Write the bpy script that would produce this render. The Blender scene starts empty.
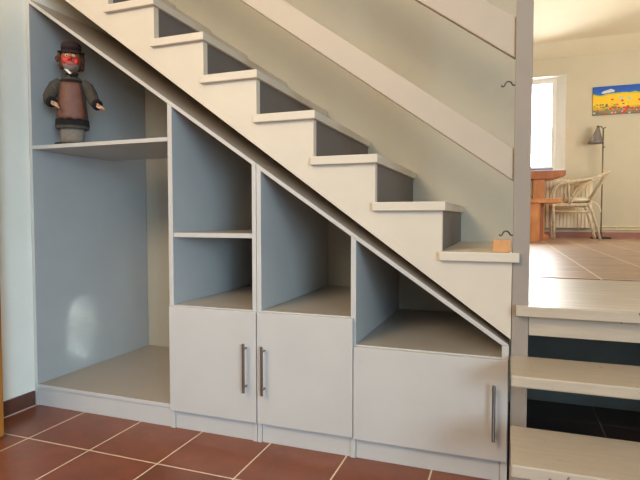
import bpy, bmesh, math, random
from mathutils import Vector, Matrix, Euler
random.seed(7)
C = bpy.context.scene.collection
PI = math.pi

# ------------------------------------------------------------------ materials
def nodes(name):
    m = bpy.data.materials.new(name); m.use_nodes = True
    nt = m.node_tree; b = nt.nodes['Principled BSDF']
    return m, nt, b

def s2l(c):
    return tuple((x/12.92 if x <= .04045 else ((x+.055)/1.055)**2.4) for x in (v/255 for v in c))

def mat(name, rgb, rough=.5, metal=0, var=.06, scale=8, bump=0, bscale=60, stretch=None, spec=.5):
    """painted / plain surface with a little procedural variation; rgb is sRGB 0..255"""
    m, nt, b = nodes(name); L = nt.links.new
    tc = nt.nodes.new('ShaderNodeTexCoord'); mp = nt.nodes.new('ShaderNodeMapping')
    L(tc.outputs['Object'], mp.inputs[0])
    if stretch: mp.inputs['Scale'].default_value = stretch
    n = nt.nodes.new('ShaderNodeTexNoise'); n.inputs['Scale'].default_value = scale; n.inputs['Detail'].default_value = 4
    L(mp.outputs[0], n.inputs['Vector'])
    cr = nt.nodes.new('ShaderNodeValToRGB')
    c = s2l(rgb)
    cr.color_ramp.elements[0].position = .3; cr.color_ramp.elements[1].position = .7
    cr.color_ramp.elements[0].color = (*[x*(1-var) for x in c], 1); cr.color_ramp.elements[1].color = (*[min(1, x*(1+var)) for x in c], 1)
    L(n.outputs['Fac'], cr.inputs[0]); L(cr.outputs[0], b.inputs['Base Color'])
    b.inputs['Roughness'].default_value = rough; b.inputs['Metallic'].default_value = metal
    b.inputs['Specular IOR Level'].default_value = spec
    if bump:
        n2 = nt.nodes.new('ShaderNodeTexNoise'); n2.inputs['Scale'].default_value = bscale; n2.inputs['Detail'].default_value = 5
        L(mp.outputs[0], n2.inputs['Vector'])
        bp = nt.nodes.new('ShaderNodeBump'); bp.inputs['Strength'].default_value = bump; bp.inputs['Distance'].default_value = .01
        L(n2.outputs['Fac'], bp.inputs['Height']); L(bp.outputs[0], b.inputs['Normal'])
    return m

def tile_mat(name, c1, c2, grout, off, size=.33, mortar=.0032, rough=.3, gr=.8):
    m, nt, b = nodes(name); L = nt.links.new
    tc = nt.nodes.new('ShaderNodeTexCoord'); mp = nt.nodes.new('ShaderNodeMapping')
    mp.inputs['Location'].default_value = (-off[0], -off[1], 0)
    L(tc.outputs['Object'], mp.inputs[0])
    br = nt.nodes.new('ShaderNodeTexBrick'); br.offset = 0; br.squash = 1
    br.inputs['Scale'].default_value = 1; br.inputs['Brick Width'].default_value = size; br.inputs['Row Height'].default_value = size
    br.inputs['Mortar Size'].default_value = mortar; br.inputs['Mortar Smooth'].default_value = .1; br.inputs['Bias'].default_value = 0
    br.inputs['Color1'].default_value = (*s2l(c1), 1); br.inputs['Color2'].default_value = (*s2l(c2), 1); br.inputs['Mortar'].default_value = (*s2l(grout), 1)
    L(mp.outputs[0], br.inputs['Vector'])
    n = nt.nodes.new('ShaderNodeTexNoise'); n.inputs['Scale'].default_value = 7; n.inputs['Detail'].default_value = 6; n.inputs['Roughness'].default_value = .65
    L(mp.outputs[0], n.inputs['Vector'])
    hs = nt.nodes.new('ShaderNodeMixRGB'); hs.blend_type = 'MULTIPLY'; hs.inputs[0].default_value = 1
    rp = nt.nodes.new('ShaderNodeValToRGB'); rp.color_ramp.elements[0].position = .25; rp.color_ramp.elements[1].position = .75
    rp.color_ramp.elements[0].color = (.66, .66, .66, 1); rp.color_ramp.elements[1].color = (1.12, 1.1, 1.08, 1)
    L(n.outputs['Fac'], rp.inputs[0]); L(br.outputs['Color'], hs.inputs[1]); L(rp.outputs[0], hs.inputs[2])
    mx = nt.nodes.new('ShaderNodeMixRGB'); L(br.outputs['Fac'], mx.inputs[0]); L(hs.outputs[0], mx.inputs[1]); mx.inputs[2].default_value = (*s2l(grout), 1)
    L(mx.outputs[0], b.inputs['Base Color'])
    mr = nt.nodes.new('ShaderNodeMapRange'); mr.inputs['To Min'].default_value = rough; mr.inputs['To Max'].default_value = gr
    L(br.outputs['Fac'], mr.inputs['Value']); L(mr.outputs[0], b.inputs['Roughness'])
    bp = nt.nodes.new('ShaderNodeBump'); bp.inputs['Strength'].default_value = .25; bp.inputs['Distance'].default_value = .003; bp.invert = True
    L(br.outputs['Fac'], bp.inputs['Height']); L(bp.outputs[0], b.inputs['Normal'])
    return m

def wood_mat(name, c1, c2, rough=.4, axis=(1, 12, 12), scale=3):
    m, nt, b = nodes(name); L = nt.links.new
    tc = nt.nodes.new('ShaderNodeTexCoord'); mp = nt.nodes.new('ShaderNodeMapping'); mp.inputs['Scale'].default_value = axis
    L(tc.outputs['Object'], mp.inputs[0])
    n = nt.nodes.new('ShaderNodeTexNoise'); n.inputs['Scale'].default_value = scale; n.inputs['Detail'].default_value = 8; n.inputs['Distortion'].default_value = .6
    L(mp.outputs[0], n.inputs['Vector'])
    cr = nt.nodes.new('ShaderNodeValToRGB'); cr.color_ramp.elements[0].position = .3; cr.color_ramp.elements[1].position = .72
    cr.color_ramp.elements[0].color = (*s2l(c1), 1); cr.color_ramp.elements[1].color = (*s2l(c2), 1)
    L(n.outputs['Fac'], cr.inputs[0]); L(cr.outputs[0], b.inputs['Base Color'])
    b.inputs['Roughness'].default_value = rough
    bp = nt.nodes.new('ShaderNodeBump'); bp.inputs['Strength'].default_value = .15; bp.inputs['Distance'].default_value = .004
    L(n.outputs['Fac'], bp.inputs['Height']); L(bp.outputs[0], b.inputs['Normal'])
    return m

def emit_mat(name, rgb, strength):
    m = bpy.data.materials.new(name); m.use_nodes = True; nt = m.node_tree; nt.nodes.clear()
    o = nt.nodes.new('ShaderNodeOutputMaterial'); e = nt.nodes.new('ShaderNodeEmission')
    e.inputs[0].default_value = (*rgb, 1); e.inputs[1].default_value = strength
    nt.links.new(e.outputs[0], o.inputs[0]); return m

def glass_mat(name):
    m = bpy.data.materials.new(name); m.use_nodes = True; nt = m.node_tree; nt.nodes.clear()
    o = nt.nodes.new('ShaderNodeOutputMaterial'); t = nt.nodes.new('ShaderNodeBsdfTransparent'); g = nt.nodes.new('ShaderNodeBsdfGlossy')
    g.inputs['Roughness'].default_value = .02; f = nt.nodes.new('ShaderNodeFresnel'); f.inputs[0].default_value = 1.45
    x = nt.nodes.new('ShaderNodeMixShader'); L = nt.links.new
    L(f.outputs[0], x.inputs[0]); L(t.outputs[0], x.inputs[1]); L(g.outputs[0], x.inputs[2]); L(x.outputs[0], o.inputs[0]); return m

M = {}
M['lacquer'] = mat('cabinet_lacquer', (192, 186, 177), .32, var=.03, scale=5, bump=.02, bscale=260)
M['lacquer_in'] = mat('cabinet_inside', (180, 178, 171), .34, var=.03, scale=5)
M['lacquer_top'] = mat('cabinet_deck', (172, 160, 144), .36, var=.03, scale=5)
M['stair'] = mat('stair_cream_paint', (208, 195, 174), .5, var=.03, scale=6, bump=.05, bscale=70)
M['guard'] = mat('guard_paint', (182, 167, 148), .5, var=.03, scale=6, bump=.05, bscale=70)
M['post'] = mat('post_paint', (152, 139, 125), .5, var=.03, scale=6, bump=.05, bscale=70)
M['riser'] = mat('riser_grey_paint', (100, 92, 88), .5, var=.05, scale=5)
M['soffit'] = mat('soffit_paint', (238, 230, 214), .6, var=.05)
M['step'] = mat('worn_step_paint', (186, 170, 148), .36, var=.06, scale=11, bump=.08, bscale=45, stretch=(1, 6, 6))
def chip(m):
    nt = m.node_tree; b = nt.nodes['Principled BSDF']; L = nt.links.new; N = nt.nodes.new
    src = b.inputs['Base Color'].links[0].from_socket
    tc = N('ShaderNodeTexCoord'); n = N('ShaderNodeTexNoise'); n.inputs['Scale'].default_value = 38; n.inputs['Detail'].default_value = 3
    L(tc.outputs['Object'], n.inputs['Vector'])
    g = N('ShaderNodeMapRange'); g.inputs['From Min'].default_value = .70; g.inputs['From Max'].default_value = .74
    L(n.outputs['Fac'], g.inputs['Value'])
    x = N('ShaderNodeMixRGB'); L(g.outputs[0], x.inputs[0]); L(src, x.inputs[1]); x.inputs[2].default_value = (*s2l((120, 100, 76)), 1)
    L(x.outputs[0], b.inputs['Base Color'])
chip(M['step'])
M['landing'] = wood_mat('landing_boards', (184, 172, 158), (208, 198, 184), .36, (1.2, 9, 9), 4)
M['wall'] = mat('plaster_cream', (191, 180, 157), .8, var=.03, scale=3, bump=.12, bscale=90)
M['wall_w'] = mat('plaster_white', (246, 240, 220), .8, var=.03, scale=3, bump=.12, bscale=90)
M['wall_up'] = mat('plaster_warm', (210, 201, 178), .8, var=.03, scale=3, bump=.12, bscale=90)
M['ceil'] = mat('ceiling_plaster', (232, 224, 200), .85, var=.02, scale=2)
M['floor'] = tile_mat('terracotta_floor', (138, 75, 46), (122, 66, 42), (222, 200, 172), (.1865, -.3022), rough=.3)
M['floor_up'] = tile_mat('upper_floor_tile', (184, 148, 124), (174, 140, 117), (244, 232, 214), (2.525, .95), mortar=.005, rough=.3)
M['tile_skirt'] = mat('brown_skirting_tile', (98, 58, 44), .35, var=.15, scale=14)
M['skirt_far'] = mat('red_skirting_tile', (158, 92, 62), .4, var=.12, scale=6)
M['grout'] = mat('skirting_grout', (196, 182, 160), .8)
M['doorwood'] = wood_mat('varnished_door_wood', (150, 92, 30), (190, 122, 48), .35, (10, 10, 1), 3)
M['steel'] = mat('brushed_steel', (150, 146, 142), .32, 1, var=.05, scale=30)
M['iron'] = mat('dark_iron', (96, 92, 88), .45, .8)
M['pine'] = wood_mat('orange_pine', (196, 120, 58), (222, 152, 86), .4, (3, 3, 1), 4)
M['pine_dk'] = wood_mat('brown_pine', (160, 92, 46), (190, 118, 64), .4, (3, 3, 1), 4)
M['block'] = wood_mat('beech_block', (196, 138, 84), (216, 160, 104), .5, (6, 2, 2), 6)
M['rattan'] = mat('grey_rattan', (208, 190, 162), .6, var=.2, scale=30, bump=.3, bscale=80)
M['cushion'] = mat('white_cushion', (236, 228, 208), .9, var=.04, bump=.2, bscale=40)
M['lampshade'] = mat('grey_metal_shade', (136, 130, 130), .4, .5)
M['pole'] = mat('bronze_pole', (120, 102, 82), .4, .6)
M['black'] = mat('black_base', (30, 27, 25), .5)
M['radiator'] = mat('radiator_enamel', (238, 222, 186), .35, var=.02)
M['white'] = mat('white_window_paint', (240, 238, 230), .4, var=.02)
M['glass'] = glass_mat('window_glass')
M['sky'] = emit_mat('bright_sky', (1, .99, .95), 34.0)
M['void'] = mat('shaded_plaster', (112, 114, 106), .9)  # plaster darkened to paint in the shade under the landing
M['floor_shade'] = tile_mat('shaded_floor_tile', (66, 40, 32), (58, 35, 28), (130, 114, 100), (.1865, -.3022), rough=.3)  # lower room tile again, with the under-landing shade put into its colours
M['paper'] = mat('magazine_paper', (200, 205, 220), .4)
M['paper_b'] = mat('magazine_blue', (86, 100, 190), .35, var=.3, scale=30)
# puppet
M['coat'] = mat('tweed_coat', (74, 66, 54), .95, var=.45, scale=160, bump=.4, bscale=200)
M['dark_cloth'] = mat('black_cloth', (20, 18, 18), .95, var=.3, scale=80)
M['leather'] = mat('brown_leather_apron', (104, 62, 44), .55, var=.18, scale=25, bump=.2, bscale=60)
M['trouser'] = mat('grey_trousers', (124, 112, 98), .95, var=.15, scale=120)
M['skin_t'] = mat('painted_skin', (224, 172, 132), .5, var=.08, scale=30)
M['hat'] = mat('brown_felt_hat', (54, 29, 24), .9, var=.2, scale=60)
M['hair'] = mat('reddish_hair', (86, 48, 30), .9, var=.4, scale=120, bump=.5, bscale=150)
M['collar'] = mat('white_collar', (226, 222, 214), .8)
M['chin'] = mat('grey_painted_beard', (128, 112, 100), .7, var=.15, scale=80)
M['red'] = mat('red_face_paint', (196, 30, 14), .4, var=.1, scale=40)
M['eye_w'] = mat('eye_white', (232, 214, 170), .3)
M['eye_d'] = mat('eye_dark', (16, 14, 12), .3)
M['brow'] = mat('painted_forehead', (150, 98, 60), .5, var=.2, scale=40)

# ------------------------------------------------------------------ mesh helpers
def link(name, bm, m, parent=None, smooth=False, bevel=0, seg=2):
    bmesh.ops.recalc_face_normals(bm, faces=bm.faces[:])
    me = bpy.data.meshes.new(name); bm.to_mesh(me); bm.free()
    o = bpy.data.objects.new(name, me); C.objects.link(o)
    for mm in (m if isinstance(m, (list, tuple)) else [m]): me.materials.append(mm)
    if smooth:
        for p in me.polygons: p.use_smooth = True
    if bevel:
        b = o.modifiers.new('bevel', 'BEVEL'); b.width = bevel; b.segments = seg; b.limit_method = 'ANGLE'; b.angle_limit = .6
    if parent is not None: o.parent = parent
    return o

def box(bm, x0, x1, y0, y1, z0, z1, mi=0):
    v = [bm.verts.new(p) for p in ((x0,y0,z0),(x1,y0,z0),(x1,y1,z0),(x0,y1,z0),(x0,y0,z1),(x1,y0,z1),(x1,y1,z1),(x0,y1,z1))]
    for f in ((0,3,2,1),(4,5,6,7),(0,1,5,4),(1,2,6,5),(2,3,7,6),(3,0,4,7)):
        bm.faces.new([v[i] for i in f]).material_index = mi
    return bm

def B(*a):
    return box(bmesh.new(), *a)

def prism_xz(bm, pts, y0, y1):
    a = [bm.verts.new((x, y0, z)) for x, z in pts]; b = [bm.verts.new((x, y1, z)) for x, z in pts]
    n = len(pts); bm.faces.new(a); bm.faces.new(b[::-1])
    for i in range(n): bm.faces.new((a[i], b[i], b[(i+1) % n], a[(i+1) % n]))
    return bm

def prism_xy(bm, pts, z0, z1):
    a = [bm.verts.new((x, y, z0)) for x, y in pts]; b = [bm.verts.new((x, y, z1)) for x, y in pts]
    n = len(pts); bm.faces.new(a[::-1]); bm.faces.new(b)
    for i in range(n): bm.faces.new((a[i], a[(i+1) % n], b[(i+1) % n], b[i]))
    return bm

def tube(bm, pts, r, n=8, closed=False):
    pts = [Vector(p) for p in pts]; rs = r if isinstance(r, (list, tuple)) else [r]*len(pts)
    rings = []; up = None
    for i, p in enumerate(pts):
        t = (pts[min(i+1, len(pts)-1)] - pts[max(i-1, 0)])
        if closed: t = pts[(i+1) % len(pts)] - pts[i-1]
        t.normalize()
        if up is None:
            up = Vector((0, 0, 1)) if abs(t.z) < .9 else Vector((0, 1, 0))
        s = t.cross(up)
        if s.length < 1e-5: s = t.cross(Vector((1, 0, 0)))
        s.normalize(); up = s.cross(t).normalized()
        rings.append([bm.verts.new(p + rs[i]*(math.cos(2*PI*k/n)*s + math.sin(2*PI*k/n)*up)) for k in range(n)])
    R = len(rings)
    for i in range(R if closed else R-1):
        a, b = rings[i], rings[(i+1) % R]
        for k in range(n): bm.faces.new((a[k], a[(k+1) % n], b[(k+1) % n], b[k]))
    if not closed:
        bm.faces.new(rings[0][::-1]); bm.faces.new(rings[-1])
    return bm

def loft(bm, secs, n=24, cap=True):
    """secs: (cx, cy, z, rx, ry) elliptical rings stacked upwards"""
    rings = [[bm.verts.new((cx+rx*math.cos(2*PI*k/n), cy+ry*math.sin(2*PI*k/n), z)) for k in range(n)] for cx, cy, z, rx, ry in secs]
    for a, b in zip(rings, rings[1:]):
        for k in range(n): bm.faces.new((a[k], a[(k+1) % n], b[(k+1) % n], b[k]))
    if cap:
        bm.faces.new(rings[0][::-1]); bm.faces.new(rings[-1])
    return bm

def ball(bm, c, r, sc=(1, 1, 1), seg=16, rot=None):
    mtx = Matrix.Translation(c) @ (rot.to_matrix().to_4x4() if rot else Matrix()) @ Matrix.Diagonal((*[r*s for s in sc], 1))
    bmesh.ops.create_uvsphere(bm, u_segments=seg, v_segments=max(8, seg*2//3), radius=1, matrix=mtx)
    return bm

def bez(p0, p1, p2, p3, n=10):
    p0, p1, p2, p3 = map(Vector, (p0, p1, p2, p3))
    return [((1-t)**3)*p0 + 3*((1-t)**2)*t*p1 + 3*(1-t)*t*t*p2 + t**3*p3 for t in (i/n for i in range(n+1))]

def tag(o, label, cat, group=None):
    o['label'] = label; o['category'] = cat
    if group: o['group'] = group
    return o

def thing(name, label, cat, loc=(0, 0, 0), group=None):
    o = bpy.data.objects.new(name, None); C.objects.link(o); o.location = loc; o.empty_display_size = .05
    return tag(o, label, cat, group)

def struct(name, bm, m, label=None, parent=None, **k):
    o = link(name, bm, m, parent, **k)
    if parent is None: o['kind'] = 'structure'
    if label: o['label'] = label
    return o

# ------------------------------------------------------------------ dimensions
XW = -.123            # left wall plane
YW = .845             # wall behind the stairs
ZL = .637             # landing / upper room level
ZC = 3.49             # ceiling
YF = 6.70             # far wall of the upper room
RUN, RISE = .248, .1793
XG, ZG = 2.1266, .8161   # nosing of the lowest tread of the upper flight

# ------------------------------------------------------------------ setting
struct('floor', B(-1.2, 4.6, -4.6, .92, -.06, 0), M['floor'], 'terracotta tiled floor of the lower room with pale grout lines')
struct('wall_left', B(XW-.15, XW, -4.6, YW+.1, 0, ZC), M['wall_w'], 'plastered side wall at the left of the cabinets')
struct('wall_back', B(XW, 2.142, YW, YW+.1, 0, ZC), M['wall'], 'cream plastered wall behind the staircase')
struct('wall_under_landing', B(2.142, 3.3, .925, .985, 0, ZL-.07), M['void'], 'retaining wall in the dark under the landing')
struct('floor_under_landing', B(2.106, 3.215, .07, .924, .0, .003), M['floor_shade'], 'tiled floor under the landing, its shade painted into the colour')
struct('wall_right', B(3.22, 3.34, -.03, .985, 0, ZC), M['wall'], 'wall at the right of the landing')
struct('floor_upper', B(1.3, 6.2, .925, YF+.1, ZL-.06, ZL), M['floor_up'], 'tiled floor of the upper room with pale grout')
# far wall with a window opening
WX0, WX1, WZ0, WZ1 = 1.96, 2.90, 1.66, 3.085
bm = bmesh.new()
prism_xy(bm, [(1.0, YF), (WX0, YF), (WX0+.11, YF+.16), (WX0+.11, YF+.32), (1.0, YF+.32)], ZL, ZC); prism_xy(bm, [(6.2, YF), (6.2, YF+.32), (WX1-.11, YF+.32), (WX1-.11, YF+.16), (WX1, YF)], ZL, ZC)
box(bm, WX0, WX1, YF, YF+.32, ZL, WZ0); box(bm, WX0, WX1, YF, YF+.32, WZ1, ZC)
struct('wall_far', bm, M['wall_up'], 'warm cream far wall of the upper room')
struct('wall_side', B(1.0, 1.15, YW+.1, YF, ZL, ZC), M['wall_up'], 'left wall of the upper room')
struct('wall_end', B(6.2, 6.35, .985, YF+.32, ZL, ZC), M['wall_up'], 'right wall of the upper room')
# ceiling with a coved edge along the far wall
bm = B(XW-.15, 6.35, -2.6, YF+.32, ZC, ZC+.12)
prof = [(YF, ZC), (YF, ZC-.14)] + [(YF-.35+.35*math.sin(a)-0.0, ZC-.14+.14*(1-math.cos(PI/2-a))) for a in [PI/2*(1-i/8) for i in range(1, 9)]]
a = [bm.verts.new((1.15, y, z)) for y, z in prof]; b = [bm.verts.new((6.2, y, z)) for y, z in prof]
bm.faces.new(a); bm.faces.new(b[::-1])
for i in range(len(prof)): bm.faces.new((a[i], b[i], b[(i+1) % len(prof)], a[(i+1) % len(prof)]))
struct('ceiling', bm, M['ceil'], 'cream ceiling')
# baseboards
struct('baseboard_left', B(XW, XW+.010, -.95, -.006, .004, .075), M['tile_skirt'], 'brown tile skirting along the left wall')
struct('baseboard_far', B(1.15, 6.2, YF-.012, YF, ZL, ZL+.088), M['skirt_far'], 'brown tile skirting along the far wall')
struct('trim_1', B(XW, XW+.013, -.95, -.006, 0, .004), M['grout'], 'grout line under the skirting')
# wooden door leaf standing open at the left edge
d = struct('door_1', B(.041, .081, -1.13, -.328, .006, 2.05), M['doorwood'], 'edge of an open varnished wooden door', bevel=.003)
bm = bmesh.new(); tube(bm, [(.081, -1.06, 1.0), (.13, -1.06, 1.0), (.135, -1.02, 1.0), (.135, -.95, 1.0)], .009)
link('door_handle', bm, M['steel'], d, smooth=True)
bm = B(.0812, .090, -1.03, -.43, .2, .9); box(bm, .0812, .090, -1.03, -.43, 1.1, 1.9)
link('door_moulding', bm, M['doorwood'], d, bevel=.006)
for z in (.3, 1.75):
    bm = bmesh.new(); tube(bm, [(.03, -1.125, z), (.03, -1.125, z+.1)], .008); link('hinge', bm, M['steel'], d)
# window in the far wall
bm = bmesh.new(); yw = YF+.16
a0, a1 = WX0+.11, WX1-.11
w = struct('window_1', B(a0, a0+.04, yw, yw+.06, WZ0+.02, WZ1-.0), M['white'], 'white window, its pane blown out by daylight')
for nm, q in (('window_frame', (a1-.04, a1, yw, yw+.06, WZ0+.02, WZ1)), ('window_frame', (a0+.04, a1-.04, yw, yw+.06, WZ1-.04, WZ1)), ('window_frame', (a0+.04, a1-.04, yw, yw+.06, WZ0+.02, WZ0+.05))):
    link(nm, B(*q), M['white'], w)
bm = bmesh.new(); x0, x1, z0, z1 = a0+.04, a1-.04, WZ0+.05, WZ1-.04
for q in ((x0, x0+.03, z0, z1), (x1-.03, x1, z0, z1), (x0+.03, x1-.03, z1-.03, z1), (x0+.03, x1-.03, z0, z0+.03)):
    box(bm, q[0], q[1], yw+.005, yw+.045, q[2], q[3])
link('window_sash', bm, M['white'], w, bevel=.004)
link('window_pane', B(x0+.03, x1-.03, yw+.022, yw+.026, z0+.03, z1-.03), M['glass'], w)
link('window_sill', prism_xy(bmesh.new(), [(WX0, YF-.02), (WX1, YF-.02), (WX1, YF), (a1, yw+.06), (a0, yw+.06), (WX0, YF)], WZ0-.005, WZ0+.02), M['white'], w, bevel=.004)
for q in ([(WX1, YF-.003), (a1, yw), (a1-.004, yw), (WX1-.004, YF-.003)], [(WX0, YF-.003), (WX0+.004, YF-.003), (a0+.004, yw), (a0, yw)]):
    link('window_reveal', prism_xy(bmesh.new(), q, WZ0+.02, WZ1), M['white'], w)
link('window_reveal', prism_xy(bmesh.new(), [(WX0, YF-.003), (WX1, YF-.003), (a1, yw), (a0, yw)], WZ1-.004, WZ1), M['white'], w)
sk = struct('sky_outside', B(-2.5, 5.5, YF+1.6, YF+1.62, .2, 5.6), M['sky'], 'overexposed daylight outside the window')

# ------------------------------------------------------------------ upper staircase
st = thing('staircase', 'cream painted cut-string staircase with grey risers rising to the left above the cabinets', 'staircase', (1.0, .4, 0))
def sp(name, bm, m, **k):
    o = link(name, bm, m, st, **k); o.matrix_parent_inverse = Matrix.Translation(st.location).inverted(); return o
TT = .033
NT = 9
zq = lambda x: 2.0472 - .7289*x
pts = [(2.104, zq(2.104)), (XW+.001, zq(XW+.001))]
top = [(2.104, ZG-TT)]
for k in range(1, NT+1):
    xk = XG-k*RUN-.0126
    top += [(xk, ZG+(k-1)*RISE-TT), (xk, ZG+k*RISE-TT)]
top += [(XW+.001, ZG+NT*RISE-TT)]
bm = prism_xz(bmesh.new(), pts + top[::-1], 0, .032)
sp('stringer', bm, M['stair'])
for k in range(NT+1):
    xk = XG-k*RUN; x0 = max(xk-RUN-.0206, XW+.002)
    z1 = ZG+k*RISE
    if k == 0:
        bm = prism_xy(bmesh.new(), [(x0, -.02), (xk+.001, -.02), (xk+.001, -.001), (2.104, -.001), (2.104, YW-.003), (x0, YW-.003)], z1-TT, z1)
    else:
        bm = B(x0, xk, -.02, YW-.003, z1-TT, z1)
    sp('tread', bm, M['stair'], bevel=.003)
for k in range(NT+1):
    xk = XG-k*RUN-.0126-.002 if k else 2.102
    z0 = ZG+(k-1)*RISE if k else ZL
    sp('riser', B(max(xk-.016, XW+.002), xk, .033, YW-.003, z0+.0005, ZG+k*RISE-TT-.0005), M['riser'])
# boarded underside
bm = prism_xz(bmesh.new(), [(2.08, zq(2.08)+.006), (2.08, zq(2.08)+.022), (XW+.002, zq(XW)+.022), (XW+.002, zq(XW)+.006)], .034, YW-.003)
sp('soffit', bm, M['soffit'])
sp('newel_post', B(2.106, 2.160, 0, .06, 0, ZC-.002), M['post'], bevel=.002)
sl = -.7229
for nm, zb, zt in (('guard_board', 1.063, 1.176), ('guard_board', 1.482, 1.621)):
    xr, xl = 2.105, XW+.002
    bm = prism_xz(bmesh.new(), [(xr, zb), (xr, zt), (xl, zt+sl*(xl-xr)), (xl, zb+sl*(xl-xr))], .012, .038)
    sp(nm, bm, M['guard'], bevel=.004, seg=3)

# ------------------------------------------------------------------ lower steps and landing
ls = thing('lower_steps', 'open flight of worn cream wooden steps rising to the landing beside the cabinets', 'steps', (2.65, -.2, 0))
def lp(name, bm, m, **k):
    o = link(name, bm, m, ls, **k); o.matrix_parent_inverse = Matrix.Translation(ls.location).inverted(); return o
XS = 3.19
bm = prism_xy(bmesh.new(), [(2.119, -.03), (XS, -.03), (XS, .890), (2.110, .890), (2.110, .061), (2.1608, .061), (2.1608, -.001), (2.119, -.001)], ZL-.033, ZL)
lp('landing_board', bm, M['landing'], bevel=.003)
lp('landing_nosing', B(2.119, XS, -.036, -.0305, ZL-.034, ZL-.0005), M['step'], bevel=.002)
lp('fascia', B(2.161, XS, .004, .024, .532, ZL-.034), M['step'], bevel=.002)
lp('tread', B(2.104, XS, -.252, -.002, .425, .460), M['step'], bevel=.005, seg=3)
lp('tread', B(2.105, XS, -.478, -.205, .255, .290), M['step'], bevel=.005, seg=3)
for x in (2.62, XS-.04):
    bm = prism_xz(bmesh.new(), [(0, 0)]*0 or [(0, 0), (1, 0), (0, 1)], 0, .001); bm.free()
    bm = bmesh.new()
    py = [(-.44, 0), (-.44, .254), (-.22, .254), (-.22, .424), (-.004, .424), (-.004, 0)]
    a = [bm.verts.new((x, y, z)) for y, z in py]; b = [bm.verts.new((x+.034, y, z)) for y, z in py]
    bm.faces.new(a); bm.faces.new(b[::-1])
    for i in range(len(py)): bm.faces.new((a[i], b[i], b[(i+1) % len(py)], a[(i+1) % len(py)]))
    lp('carriage', bm, M['step'])

# ------------------------------------------------------------------ cabinets
S = lambda x: 1.9042 - .6815*x      # lower edge of the sloping tops
D = .84
TB = .019                          # vertical depth of the sloping board
def cab(name, label, loc):
    return thing(name, label, 'cabinet', loc)
def mk(parent):
    def f(name, bm, m=M['lacquer'], **k):
        o = link(name, bm, m, parent, bevel=k.pop('bevel', .0012), **k)
        o.matrix_parent_inverse = Matrix.Translation(parent.location).inverted()
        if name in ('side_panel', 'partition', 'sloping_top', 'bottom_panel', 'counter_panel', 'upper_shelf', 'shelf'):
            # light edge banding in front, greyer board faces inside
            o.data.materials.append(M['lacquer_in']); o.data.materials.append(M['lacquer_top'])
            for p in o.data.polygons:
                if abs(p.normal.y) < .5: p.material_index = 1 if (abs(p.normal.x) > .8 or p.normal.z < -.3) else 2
        return o
    return f
def side(x0, x1, y0=0, z0=0, y1=D, cut=0):
    return prism_xz(bmesh.new(), [(x0, z0), (x1, z0), (x1, S(x1)-cut), (x0, S(x0)-cut)], y0, y1)
def slope(x0, x1):
    return prism_xz(bmesh.new(), [(x0, S(x0)), (x1, S(x1)), (x1, S(x1)+TB), (x0, S(x0)+TB)], 0, D)

def door(p, f, x0, x1, z0, z1, hx, hz0, hz1, par):
    d = f('door', B(x0, x1, -.020, -.001, z0, z1), bevel=.0015)
    bm = bmesh.new()
    tube(bm, [(hx, -.050, hz0), (hx, -.050, hz1)], .006, 12)
    for z in (hz0+.022, hz1-.022): tube(bm, [(hx, -.0205, z), (hx, -.05, z)], .0045, 10)
    h = link('handle', bm, M['steel'], d, smooth=False)
    h['label'] = 'brushed steel bar handle'
    h.matrix_parent_inverse = Matrix.Translation(par.location).inverted() @ Matrix()
    h.matrix_parent_inverse = Matrix()
    return d

ca = cab('under_stair_cabinet', 'tall half of the grey understairs cabinet with open bay and one door', (.49, .4, 0)); f = mk(ca)
f('side_panel', side(-.121, -.102))
f('partition', side(.688, .711))
f('side_panel', side(1.0985, 1.1175))
f('sloping_top', slope(-.121, 1.1175))
f('bottom_panel', B(-.1015, .6875, 0, D, .0888, .1072))
f('plinth', B(-.1015, .6875, .007, .023, 0, .088))
f('plinth', B(.7115, 1.098, .007, .023, 0, .095))
f('upper_shelf', B(-.1015, .6875, 0, D-.30, 1.271, 1.2893)).data.name = 'shelf_mesh'
f('shelf', B(.7115, 1.098, .004, D-.02, .852, .872))
f('counter_panel', B(.7115, 1.098, .0, D-.02, .536, .554))
f('back_panel', prism_xz(bmesh.new(), [(.7115, .10), (1.098, .10), (1.098, S(1.098)-.001), (.7115, S(.7115)-.001)], D-.018, D-.002), M['lacquer_in'])
door(ca, f, .699, 1.1235, .0875, .5497, 1.081, .219, .422, ca)

cb = cab('under_stair_cabinet', 'low half of the grey understairs cabinet with two doors, beside the lower steps', (1.6, .4, 0)); f = mk(cb)
f('side_panel', side(1.1195, 1.1395))
f('partition', side(1.5235, 1.5445))
f('side_panel', prism_xz(bmesh.new(), [(2.0755, 0), (2.0985, 0), (2.0985, S(2.0985)+TB-.002), (2.0755, S(2.0755)+.0)], 0, D))
f('sloping_top', prism_xz(bmesh.new(), [(1.1195, S(1.1195)), (2.0755, S(2.0755)), (2.0985, S(2.0985)+TB-.001), (2.075, S(2.075)+TB), (1.1195, S(1.1195)+TB)], 0, D))
f('plinth', B(1.140, 1.523, .007, .023, 0, .095))
f('plinth', B(1.545, 2.075, .007, .023, 0, .095))
f('counter_panel', B(1.140, 1.523, 0, D-.01, .536, .555))
f('counter_panel', B(1.545, 2.075, 0, D-.01, .428, .4475))
door(cb, f, 1.1285, 1.537, .0875, .5497, 1.1645, .217, .417, cb)
door(cb, f, 1.5405, 2.0965, .0835, .4425, 2.052, .163, .359, cb)

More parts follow.
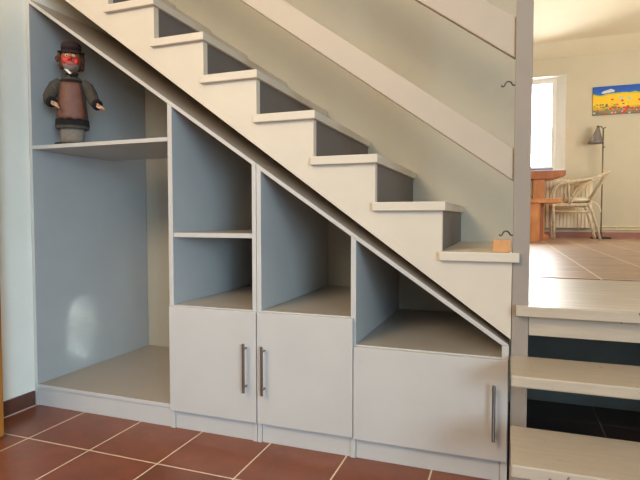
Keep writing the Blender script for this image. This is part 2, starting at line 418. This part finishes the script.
# ------------------------------------------------------------------ small things on the stairs
bm = B(2.040, 2.100, .002, .042, .8165, .8595)
o = link('wooden_block', bm, M['block'], bevel=.003, seg=3)
tag(o, 'small orange wooden block on the lowest cream tread against the post', 'block')
def hook(name, z, label):
    bm = bmesh.new()
    p = [(2.062, .03, z-.001), (2.062, .03, z-.005), (2.066, .03, z-.007), (2.070, .03, z-.004)]
    p += bez((2.072, .03, z), (2.075, .03, z+.013), (2.092, .03, z+.013), (2.095, .03, z), 10)
    p += [(2.098, .03, z-.004), (2.1055, .03, z-.004)]
    tube(bm, p, .0026, 8)
    o = link(name, bm, M['iron'], smooth=True)
    return tag(o, label, 'hook', 'hooks on the newel post')
hook('metal_hook', 1.400, 'small dark metal hook on the post between the two guard boards')
hook('metal_hook', .880, 'small dark metal hook on the post just above the wooden block')

# ------------------------------------------------------------------ clown puppet on the upper shelf
PZ = 1.2900
pu = thing('clown_figure', 'clown figure in brown hat and leather apron standing on the top left shelf', 'figurine', (.074, .080, PZ))
def pp(name, bm, m, parent=None, smooth=True, **k):
    o = link(name, bm, m, parent or pu, smooth=smooth, **k); return o
# local coordinates, front = -y, total height .53
bm = loft(bmesh.new(), [(0, 0, 0, .088, .062), (0, 0, .009, .088, .062), (0, 0, .012, .084, .058)], 32)
pp('base', bm, M['black'], smooth=False)
# body: coat and trousers as one lofted body with separate shell parts
bm = loft(bmesh.new(), [(0, 0, .010, .056, .036), (0, 0, .03, .057, .040), (0, 0, .09, .060, .042), (0, 0, .12, .058, .042)], 24)
pp('trousers', bm, M['trouser'])
secs = [(0, 0, .082, .079, .056), (0, 0, .088, .082, .058), (0, 0, .13, .078, .056), (0, 0, .20, .070, .052), (0, 0, .27, .068, .049), (0, 0, .315, .066, .044), (0, 0, .338, .046, .034), (0, 0, .352, .026, .024), (0, 0, .362, .022, .022)]
coat = pp('coat', loft(bmesh.new(), secs, 28), M['coat'])
pp('coat_hem', loft(bmesh.new(), [(0, 0, .098, .0835, .0595), (0, 0, .130, .081, .0585)], 28, False), M['dark_cloth'], coat)
pp('belt', loft(bmesh.new(), [(0, 0, .312, .0675, .0465), (0, 0, .328, .056, .042)], 28, False), M['dark_cloth'], coat)
# apron: curved sheet hugging the front
bm = bmesh.new(); rows = []
for i in range(13):
    t = i/12; z = .128 + t*.182
    rx = .088 - .016*t; ry = .066 - .012*t; half = (.98 - .28*t)
    if i < 2: half -= .12*(2-i)
    rows.append([bm.verts.new((rx*math.sin(half*(2*j/10-1)), -ry*math.cos(half*(2*j/10-1)), z + .004*math.sin(j*1.7)*(1-t))) for j in range(11)])
for a, b in zip(rows, rows[1:]):
    for j in range(10): bm.faces.new((a[j], a[j+1], b[j+1], b[j]))
ap = pp('apron', bm, M['leather']); s = ap.modifiers.new('thick', 'SOLIDIFY'); s.thickness = .004
# sleeves: shoulders out, elbows down, forearms forward and out
def sleeve(s):
    pth = [(s*.052, 0, .318), (s*.078, -.002, .295), (s*.094, -.006, .264), (s*(.106 if s < 0 else .104), -.014, .236), (s*(.104 if s < 0 else .116), -.030, .216), (s*(.090 if s < 0 else .126), -.044, .206)]
    o = pp('sleeve', tube(bmesh.new(), pth, [.026, .031, .031, .030, .027, .025], 16), M['coat'])
    e = Vector(pth[-1]); dr = (e-Vector(pth[-2])).normalized()
    pp('cuff', tube(bmesh.new(), [e-dr*.012, e+dr*.004, e+dr*.008], [.0275, .0275, .022], 16), M['dark_cloth'], o)
    # hand: palm, four fingers and a thumb
    side_v = Vector((0, 1, 0)) - dr*dr.y; side_v.normalize(); nrm = dr.cross(side_v)
    bm = bmesh.new(); w = e + dr*.004
    q = [w, w+dr*.012, w+dr*.028, w+dr*.036]
    ball(bm, w+dr*.020, .018, (1, .55, 1.15), 14, dr.to_track_quat('Z', 'Y').to_euler())
    tube(bm, [w, w+dr*.012], [.009, .011], 10)
    for i in range(4):
        off = side_v*((i-1.5)*.0072); ln = (.024, .030, .029, .022)[i]
        b0 = w + dr*.030 + off
        tube(bm, [b0, b0+dr*ln*.5+nrm*.002*s, b0+dr*ln+nrm*.007*s], [.0046, .0043, .0034], 8)
    b0 = w + dr*.014 - side_v*.012
    tube(bm, [b0, b0-side_v*.012+dr*.010, b0-side_v*.016+dr*.024], [.005, .0046, .0036], 8)
    pp('hand', bm, M['skin_t'])
sleeve(-1); sleeve(1)
# head, slightly tilted
hd = pp('head', loft(bmesh.new(), [(0, -.004, .352, .016, .016), (0, -.006, .366, .020, .020), (0, -.012, .376, .030, .030), (0, -.012, .392, .040, .038), (0, -.010, .415, .045, .043), (0, -.008, .440, .046, .045), (0, -.004, .462, .043, .043), (0, 0, .482, .032, .034), (0, 0, .490, .014, .016)], 28), M['brow'])
pp('beard', loft(bmesh.new(), [(0, -.016, .370, .018, .018), (0, -.018, .378, .030, .030), (0, -.018, .392, .0385, .0365), (0, -.016, .405, .041, .0375)], 24), M['chin'], hd)
bm = bmesh.new(); ball(bm, (0, -.0425, .421), .030, (1.15, .42, .52))
for s in (-1, 1): ball(bm, (s*.0225, -.0435, .418), .0185, (1, .45, 1.05))
pp('cheeks', bm, M['red'], hd)
pp('nose', ball(bmesh.new(), (0, -.060, .425), .0115, (1, 1, .95)), M['red'], hd)
bm = tube(bmesh.new(), bez((-.016, -.0535, .400), (-.006, -.058, .394), (.006, -.058, .394), (.016, -.0535, .400), 8), .0035, 8)
pp('mouth', bm, M['red'], hd)
bm = bmesh.new()
for s in (-1, 1): ball(bm, (s*.016, -.0485, .441), .0075, (1.1, .5, .8))
pp('eyes', bm, M['eye_w'], hd)
bm = bmesh.new()
for s in (-1, 1):
    ball(bm, (s*.016, -.0525, .440), .0035)
    tube(bm, bez((s*.026, -.044, .450), (s*.02, -.05, .457), (s*.012, -.052, .456), (s*.006, -.051, .450), 6), .002, 6)
pp('eyebrows', bm, M['eye_d'], hd)
bm = bmesh.new()
for s in (-1, 1):
    for i in range(9):
        r = random.random
        ball(bm, (s*(.043+.010*r()), .010+.03*(r()-.3), .40+.055*r()), .015+.004*r(), (.8, 1, 1.1), 10)
for i in range(8): ball(bm, ((i-3.5)*.011, .036, .40+.03*random.random()), .018, seg=10)
pp('hair', bm, M['hair'], hd)
pp('ear', ball(bmesh.new(), (-.066, .0, .432), .014, (.8, .5, 1.1)), M['hair'], hd)
ht = pp('hat', loft(bmesh.new(), [(0, .005, .474, .047, .047), (0, .007, .490, .050, .050), (0, .010, .508, .048, .047), (0, .013, .519, .038, .038), (0, .014, .523, .018, .018)], 28), M['hat'])
bm = bmesh.new(); n = 32; ra = []; rb = []
for k in range(n):
    a = 2*PI*k/n; u = -.004+.005*math.cos(2*a)+.004*math.sin(a)
    ra.append(bm.verts.new((.044*math.cos(a), .003+.044*math.sin(a), .474))); rb.append(bm.verts.new((.066*math.cos(a), .004+.062*math.sin(a), .470+u)))
for k in range(n): bm.faces.new((ra[k], ra[(k+1) % n], rb[(k+1) % n], rb[k]))
br = pp('brim', bm, M['hat'], ht); sd = br.modifiers.new('t', 'SOLIDIFY'); sd.thickness = .005
pp('hat_band', loft(bmesh.new(), [(0, .004, .476, .0485, .0485), (0, .005, .487, .0505, .0505)], 28, False), M['dark_cloth'], ht)
# collar and neckerchief
bm = bmesh.new()
for s, z in ((-1, .356),):
    p = [(-.030, -.028, .376), (-.006, -.044, .352), (.006, -.046, .346), (.004, -.046, .356), (-.022, -.034, .384)]
    v = [bm.verts.new(q) for q in p]; bm.faces.new(v)
co = pp('collar', bm, M['collar'], smooth=False); s = co.modifiers.new('t', 'SOLIDIFY'); s.thickness = .004
bm = bmesh.new(); ball(bm, (.022, -.036, .354), .012, (1.3, .7, .9)); ball(bm, (.002, -.04, .348), .008)
tube(bm, [(.024*math.cos(a), .024*math.sin(a)-.004, .356) for a in [2*PI*k/20 for k in range(20)]], .007, 8, True)
pp('neckerchief', bm, M['dark_cloth'])
pu.rotation_euler = (0, 0, math.radians(40)); pu.scale = (.93, .93, .965); 

# ------------------------------------------------------------------ upper room furniture
# console counter
cs = thing('console_table', 'wooden pedestal console under the bright window, its slab top level with the chair back', 'table', (2.5, 6.25, ZL))
bm = bmesh.new(); prism_xz(bm, [(-.55, .89), (-.55, .97), (.36, .97), (.36, .905), (.19, .855), (-.4, .855)], -.16, .24)
link('table_top', bm, M['pine_dk'], cs, bevel=.004)
link('pedestal', B(-.06, .10, -.08, .20, .05, .855), M['pine'], cs, bevel=.004)
link('foot', B(-.12, .16, -.14, .24, 0, .05), M['pine'], cs, bevel=.004)
# bench
be = thing('wooden_bench', 'orange pine bench with slab legs in front of the console, beside the rattan chair', 'bench', (2.4, 5.42, ZL))
link('seat', B(-.50, .33, -.19, .19, .49, .545), M['pine'], be, bevel=.005)
link('leg', B(-.04, .085, -.165, -.12, 0, .489), M['pine'], be, bevel=.004)
link('leg', B(.02, .150, .12, .165, 0, .489), M['pine_dk'], be, bevel=.004)
link('leg', B(-.44, -.32, -.165, .165, 0, .489), M['pine'], be, bevel=.004)
# magazines
mg = thing('magazine', 'blue and white magazine lying on the console in front of the window', 'magazine', (2.52, 6.16, ZL+.9702))
bm = B(-.11, .17, -.05, .14, 0, .018); link('pages', bm, M['paper'], mg)
link('cover', B(-.135, .172, -.052, .142, .0182, .034), M['paper_b'], mg)
# rattan armchair, facing -x
ch = thing('rattan_armchair', 'grey rattan armchair with white seat cushion standing before the radiator', 'chair', (2.95, 6.1, ZL))
r = M['rattan']
for s in (-1, 1):
    y = s*.23
    bm = tube(bmesh.new(), [(-.245, y, 0), (-.255, y, .3), (-.265, y, .56)] + bez((-.265, y, .56), (-.26, y*1.08, .74), (-.19, y*1.1, .79), (-.08, y*1.1, .79), 8)[1:] + bez((-.08, y*1.1, .79), (.1, y*1.1, .80), (.28, y*.95, .84), (.425, y*.62, .925), 8)[1:], .019, 8)
    link('arm', bm, r, ch, smooth=True)
    bm = tube(bmesh.new(), [(.325, y, 0), (.27, y, .22), (.205, y, .42), (.16, y, .50)], .019, 8)
    link('leg', bm, r, ch, smooth=True)
    bm = tube(bmesh.new(), bez((-.05, y, .50), (.02, y*1.05, .62), (.12, y*1.05, .78), (.36, y*.8, .88), 12), .015, 8)
    link('arm_brace', bm, r, ch, smooth=True)
    link('arm_post', tube(bmesh.new(), [(-.06, y, .47), (-.08, y*1.08, .78)], .013, 8), r, ch, smooth=True)
    link('stretcher', tube(bmesh.new(), [(-.255, y, .385), (.215, y, .385)], .013, 8), r, ch, smooth=True)
bm = bmesh.new(); box(bm, -.27, .20, -.24, .24, .455, .50); link('seat', bm, r, ch, bevel=.015, seg=3)
bm = bmesh.new(); bmesh.ops.create_cube(bm, size=1, matrix=Matrix.Translation((0.055, 0, .548)) @ Matrix.Diagonal((.40, .46, .10, 1)))
cu = link('cushion', bm, M['cushion'], ch, smooth=True); cu.modifiers.new('s', 'SUBSURF').levels = 2; cu.modifiers['s'].render_levels = 3
link('cushion_tie', tube(bmesh.new(), bez((.2, -.2, .52), (.26, -.25, .52), (.31, -.26, .46), (.32, -.25, .38), 8), .008, 6), M['cushion'], ch, smooth=True)
bm = bmesh.new()
for i in range(9):
    y = -.2+.05*i; tube(bm, [(.18, y, .49), (.30, y*.85, .70), (.42, y*.68, .915)], .008, 6)
for i in range(5):
    t = i/5; x = .2+.20*t; z = .53+.36*t; w_ = .21-.06*t
    tube(bm, [(x, -w_, z), (x+.01, 0, z), (x, w_, z)], .006, 6)
link('backrest', bm, r, ch, smooth=True)
link('top_rail', tube(bmesh.new(), bez((.425, -.143, .925), (.45, -.06, .94), (.45, .06, .94), (.425, .143, .925), 8), .02, 8), r, ch, smooth=True)
# floor lamp
fl = thing('floor_lamp', 'slim floor lamp with grey bell shade standing behind the rattan chair', 'lamp', (3.372, 6.47, ZL))
link('base', loft(bmesh.new(), [(0, 0, 0, .135, .13), (0, 0, .02, .135, .13), (0, 0, .03, .03, .03)], 28), M['black'], fl)
link('pole', tube(bmesh.new(), [(0, 0, .02), (0, 0, 1.58)], .009, 10), M['pole'], fl, smooth=True)
sh = link('lamp_shade', loft(bmesh.new(), [(-.095, 0, 1.375, .108, .108), (-.090, 0, 1.41, .088, .088), (-.083, 0, 1.47, .066, .066), (-.075, 0, 1.53, .042, .042), (-.072, 0, 1.58, .026, .026), (-.072, 0, 1.60, .020, .020)], 24, False), M['lampshade'], fl, smooth=True)
sm = sh.modifiers.new('t', 'SOLIDIFY'); sm.thickness = .003
link('socket', tube(bmesh.new(), [(-.072, 0, 1.49), (-.07, 0, 1.625)], .017, 10), M['iron'], sh)
link('swivel', tube(bmesh.new(), [(-.07, 0, 1.60), (-.03, 0, 1.615), (.0, 0, 1.58), (.03, 0, 1.60)], .009, 8), M['pole'], fl, smooth=True)
link('switch', tube(bmesh.new(), [(0, 0, 1.31), (.03, 0, 1.32)], .007, 8), M['pole'], fl)
# radiator
ra_ = thing('radiator', 'cream column radiator on the far wall behind the rattan chair', 'radiator', (2.93, 6.62, ZL))
bm = bmesh.new()
for i in range(14):
    x = -.315+.0485*i
    box(bm, x-.0205, x+.0205, -.045, -.032, .15, .87); box(bm, x-.004, x+.004, -.032, .045, .15, .87); box(bm, x-.0205, x+.0205, .035, .045, .15, .87)
    ball(bm, (x, 0, .868), .024, (.85, 1.9, .6), 10)
tube(bm, [(-.32, 0, .165), (.32, 0, .165)], .014, 8); tube(bm, [(-.32, 0, .86), (.32, 0, .86)], .014, 8)
link('columns', bm, M['radiator'], ra_)
link('valve', tube(bmesh.new(), [(.315, 0, .165), (.37, 0, .165), (.37, 0, .22)], .016, 10), M['white'], ra_)
for x in (-.2, .2): link('bracket', B(x-.01, x+.01, .03, .079, .80, .84), M['radiator'], ra_)
bm = bmesh.new()
for z in (.13, .17): tube(bm, [(3.36, YF-.025, ZL+z), (6.15, YF-.025, ZL+z)], .009, 8)
for x in (3.6, 4.6, 5.6): box(bm, x, x+.015, YF-.03, YF-.0005, ZL+.12, ZL+.18)
tag(link('heating_pipe', bm, M['radiator']), 'pair of cream heating pipes running along the far wall above the skirting', 'pipe')

# painting (blue sky over a yellow field with red flowers)
def painting_mat():
    m, nt, b = nodes('flower_field_painting'); L = nt.links.new; N = nt.nodes.new
    tc = N('ShaderNodeTexCoord'); sep = N('ShaderNodeSeparateXYZ'); L(tc.outputs['Object'], sep.inputs[0])
    nz = N('ShaderNodeTexNoise'); nz.inputs['Scale'].default_value = 6; L(tc.outputs['Object'], nz.inputs['Vector'])
    ma = N('ShaderNodeMath'); ma.operation = 'MULTIPLY_ADD'; L(nz.outputs['Fac'], ma.inputs[0]); ma.inputs[1].default_value = .10; L(sep.outputs['Z'], ma.inputs[2])
    mr = N('ShaderNodeMapRange'); mr.inputs['From Min'].default_value = -.16; mr.inputs['From Max'].default_value = .26; L(ma.outputs[0], mr.inputs['Value'])
    cr = N('ShaderNodeValToRGB'); cr.color_ramp.interpolation = 'EASE'; e = cr.color_ramp.elements
    cols = [(0, (96, 110, 84)), (.12, (150, 128, 84)), (.22, (216, 178, 40)), (.34, (252, 204, 12)), (.66, (250, 206, 20)), (.72, (206, 196, 40)), (.75, (20, 96, 190)), (1, (0, 78, 186))]
    e[0].position, e[0].color = 0, (*s2l(cols[0][1]), 1); e[1].position, e[1].color = 1, (*s2l(cols[-1][1]), 1)
    for p, c in cols[1:-1]:
        x = e.new(p); x.color = (*s2l(c), 1)
    L(mr.outputs[0], cr.inputs[0]); col = cr.outputs[0]
    def spots(col, scale, rad, rgb, zlo, zhi, dens, seedoff):
        mp = N('ShaderNodeMapping'); mp.inputs['Location'].default_value = seedoff; L(tc.outputs['Object'], mp.inputs[0]); mp.inputs['Scale'].default_value = (1, 0, 1.2)
        v = N('ShaderNodeTexVoronoi'); v.inputs['Scale'].default_value = scale; L(mp.outputs[0], v.inputs['Vector'])
        a = N('ShaderNodeMath'); a.operation = 'LESS_THAN'; L(v.outputs['Distance'], a.inputs[0]); a.inputs[1].default_value = rad
        rs = N('ShaderNodeSeparateColor'); L(v.outputs['Color'], rs.inputs[0])
        d = N('ShaderNodeMath'); d.operation = 'LESS_THAN'; L(rs.outputs[0], d.inputs[0]); d.inputs[1].default_value = dens
        z0 = N('ShaderNodeMath'); z0.operation = 'GREATER_THAN'; L(sep.outputs['Z'], z0.inputs[0]); z0.inputs[1].default_value = zlo
        z1 = N('ShaderNodeMath'); z1.operation = 'LESS_THAN'; L(sep.outputs['Z'], z1.inputs[0]); z1.inputs[1].default_value = zhi
        f_ = a.outputs[0]
        for o in (d, z0, z1):
            k = N('ShaderNodeMath'); k.operation = 'MULTIPLY'; L(f_, k.inputs[0]); L(o.outputs[0], k.inputs[1]); f_ = k.outputs[0]
        x = N('ShaderNodeMixRGB'); L(f_, x.inputs[0]); L(col, x.inputs[1]); x.inputs[2].default_value = (*s2l(rgb), 1)
        return x.outputs[0]
    col = spots(col, 26, .42, (70, 120, 70), -.3, -.05, .6, (.3, 0, .1))
    col = spots(col, 22, .40, (210, 190, 186), -.3, -.09, .35, (1.3, 0, .7))
    col = spots(col, 17, .42, (214, 44, 40), -.3, -.085, .6, (2.1, 0, .4))
    col = spots(col, 15, .34, (226, 70, 16), -.10, .02, .35, (.7, 0, 2.4))
    col = spots(col, 9, .26, (88, 150, 90), -.06, .05, .35, (5.2, 0, 1.4))
    col = spots(col, 10, .24, (176, 206, 200), -.04, .06, .3, (3.2, 0, 6.4))
    L(col, b.inputs['Base Color']); b.inputs['Roughness'].default_value = .5
    return m
pa = thing('picture', 'unframed canvas of yellow field with red flowers on the far wall', 'painting', (3.80, YF-.001, 2.655))
link('canvas', B(-.542, .542, -.028, 0, -.206, .206), painting_mat(), pa, bevel=.002)
bm = bmesh.new()
for x, z, q in ((-.385, .122, .026), (-.35, .130, .03), (-.315, .138, .032), (-.29, .134, .024), (-.41, .115, .018)): ball(bm, (x, -.0285, z), q, (1.3, .05, .75), 10)
link('painted_village', bm, mat('painted_white', (226, 226, 226), .6, var=.15, scale=60), pa)

# ------------------------------------------------------------------ light
wd = bpy.data.worlds.new('world'); bpy.context.scene.world = wd; wd.use_nodes = True
wb = wd.node_tree.nodes['Background']; wb.inputs[0].default_value = (.86, .93, 1, 1); wb.inputs[1].default_value = .42
def area(name, loc, target, size, energy, color, spread=None):
    l = bpy.data.lights.new(name, 'AREA'); l.shape = 'RECTANGLE'; l.size, l.size_y = size; l.energy = energy; l.color = color; l.specular_factor = 0 if 'glint' in name else 1
    if spread: l.spread = math.radians(spread)
    o = bpy.data.objects.new(name, l); C.objects.link(o); o.location = loc
    o.rotation_euler = (Vector(target)-Vector(loc)).to_track_quat('-Z', 'Y').to_euler(); return o
area('window_daylight', (5.2, -4.4, 1.9), (.1, .4, .7), (1.5, 1.5), 150, (.56, .79, 1))
area('added_blue_fill', (3.6, -3.6, 1.0), (-.1, -.05, .35), (.8, .9), 8, (.42, .70, 1), 50)  # added cool fill for the lower left wall, no real opening behind it
area('ceiling_lamp', (.45, -2.9, 2.8), (1.1, .2, 1.0), (1.2, .8), 72, (1, .81, .60))
area('added_ceiling_fill', (4.7, 3.4, 1.9), (3.4, 5.4, 3.49), (1.2, 1.2), 60, (1, .93, .78))  # added fill out of view, brightens the upper ceiling; not a real fitting
# daylight thrown back by a two-pane casement onto the bay's side panel
for dz in (-.085, .085):
    area('casement_glint', (3.0, -2.9, .52+dz), (-.1, .285, .325+dz), (.10, .12), .05, (.72, .92, 1), 1.3)

# ------------------------------------------------------------------ camera
cam = bpy.data.cameras.new('camera'); co_ = bpy.data.objects.new('camera', cam); C.objects.link(co_)
yaw, pitch, roll = .3495, -.0432, .0002
fw = Vector((-math.sin(yaw)*math.cos(pitch), math.cos(yaw)*math.cos(pitch), math.sin(pitch)))
rt = Vector((math.cos(yaw), math.sin(yaw), 0)); up = rt.cross(fw)
R = Matrix((rt, up, -fw)).transposed().to_4x4()
co_.matrix_world = Matrix.Translation((2.0843, -1.8851, .9364)) @ R
cam.sensor_fit = 'HORIZONTAL'; cam.sensor_width = 36; cam.lens = 511.44/640*36; cam.clip_start = .05; cam.clip_end = 100
bpy.context.scene.camera = co_
bpy.context.scene.cycles.diffuse_bounces = 8; bpy.context.scene.cycles.max_bounces = 14
vs = bpy.context.scene.view_settings; vs.view_transform = 'Standard'; vs.look = 'None'; vs.exposure = 0; vs.gamma = 1
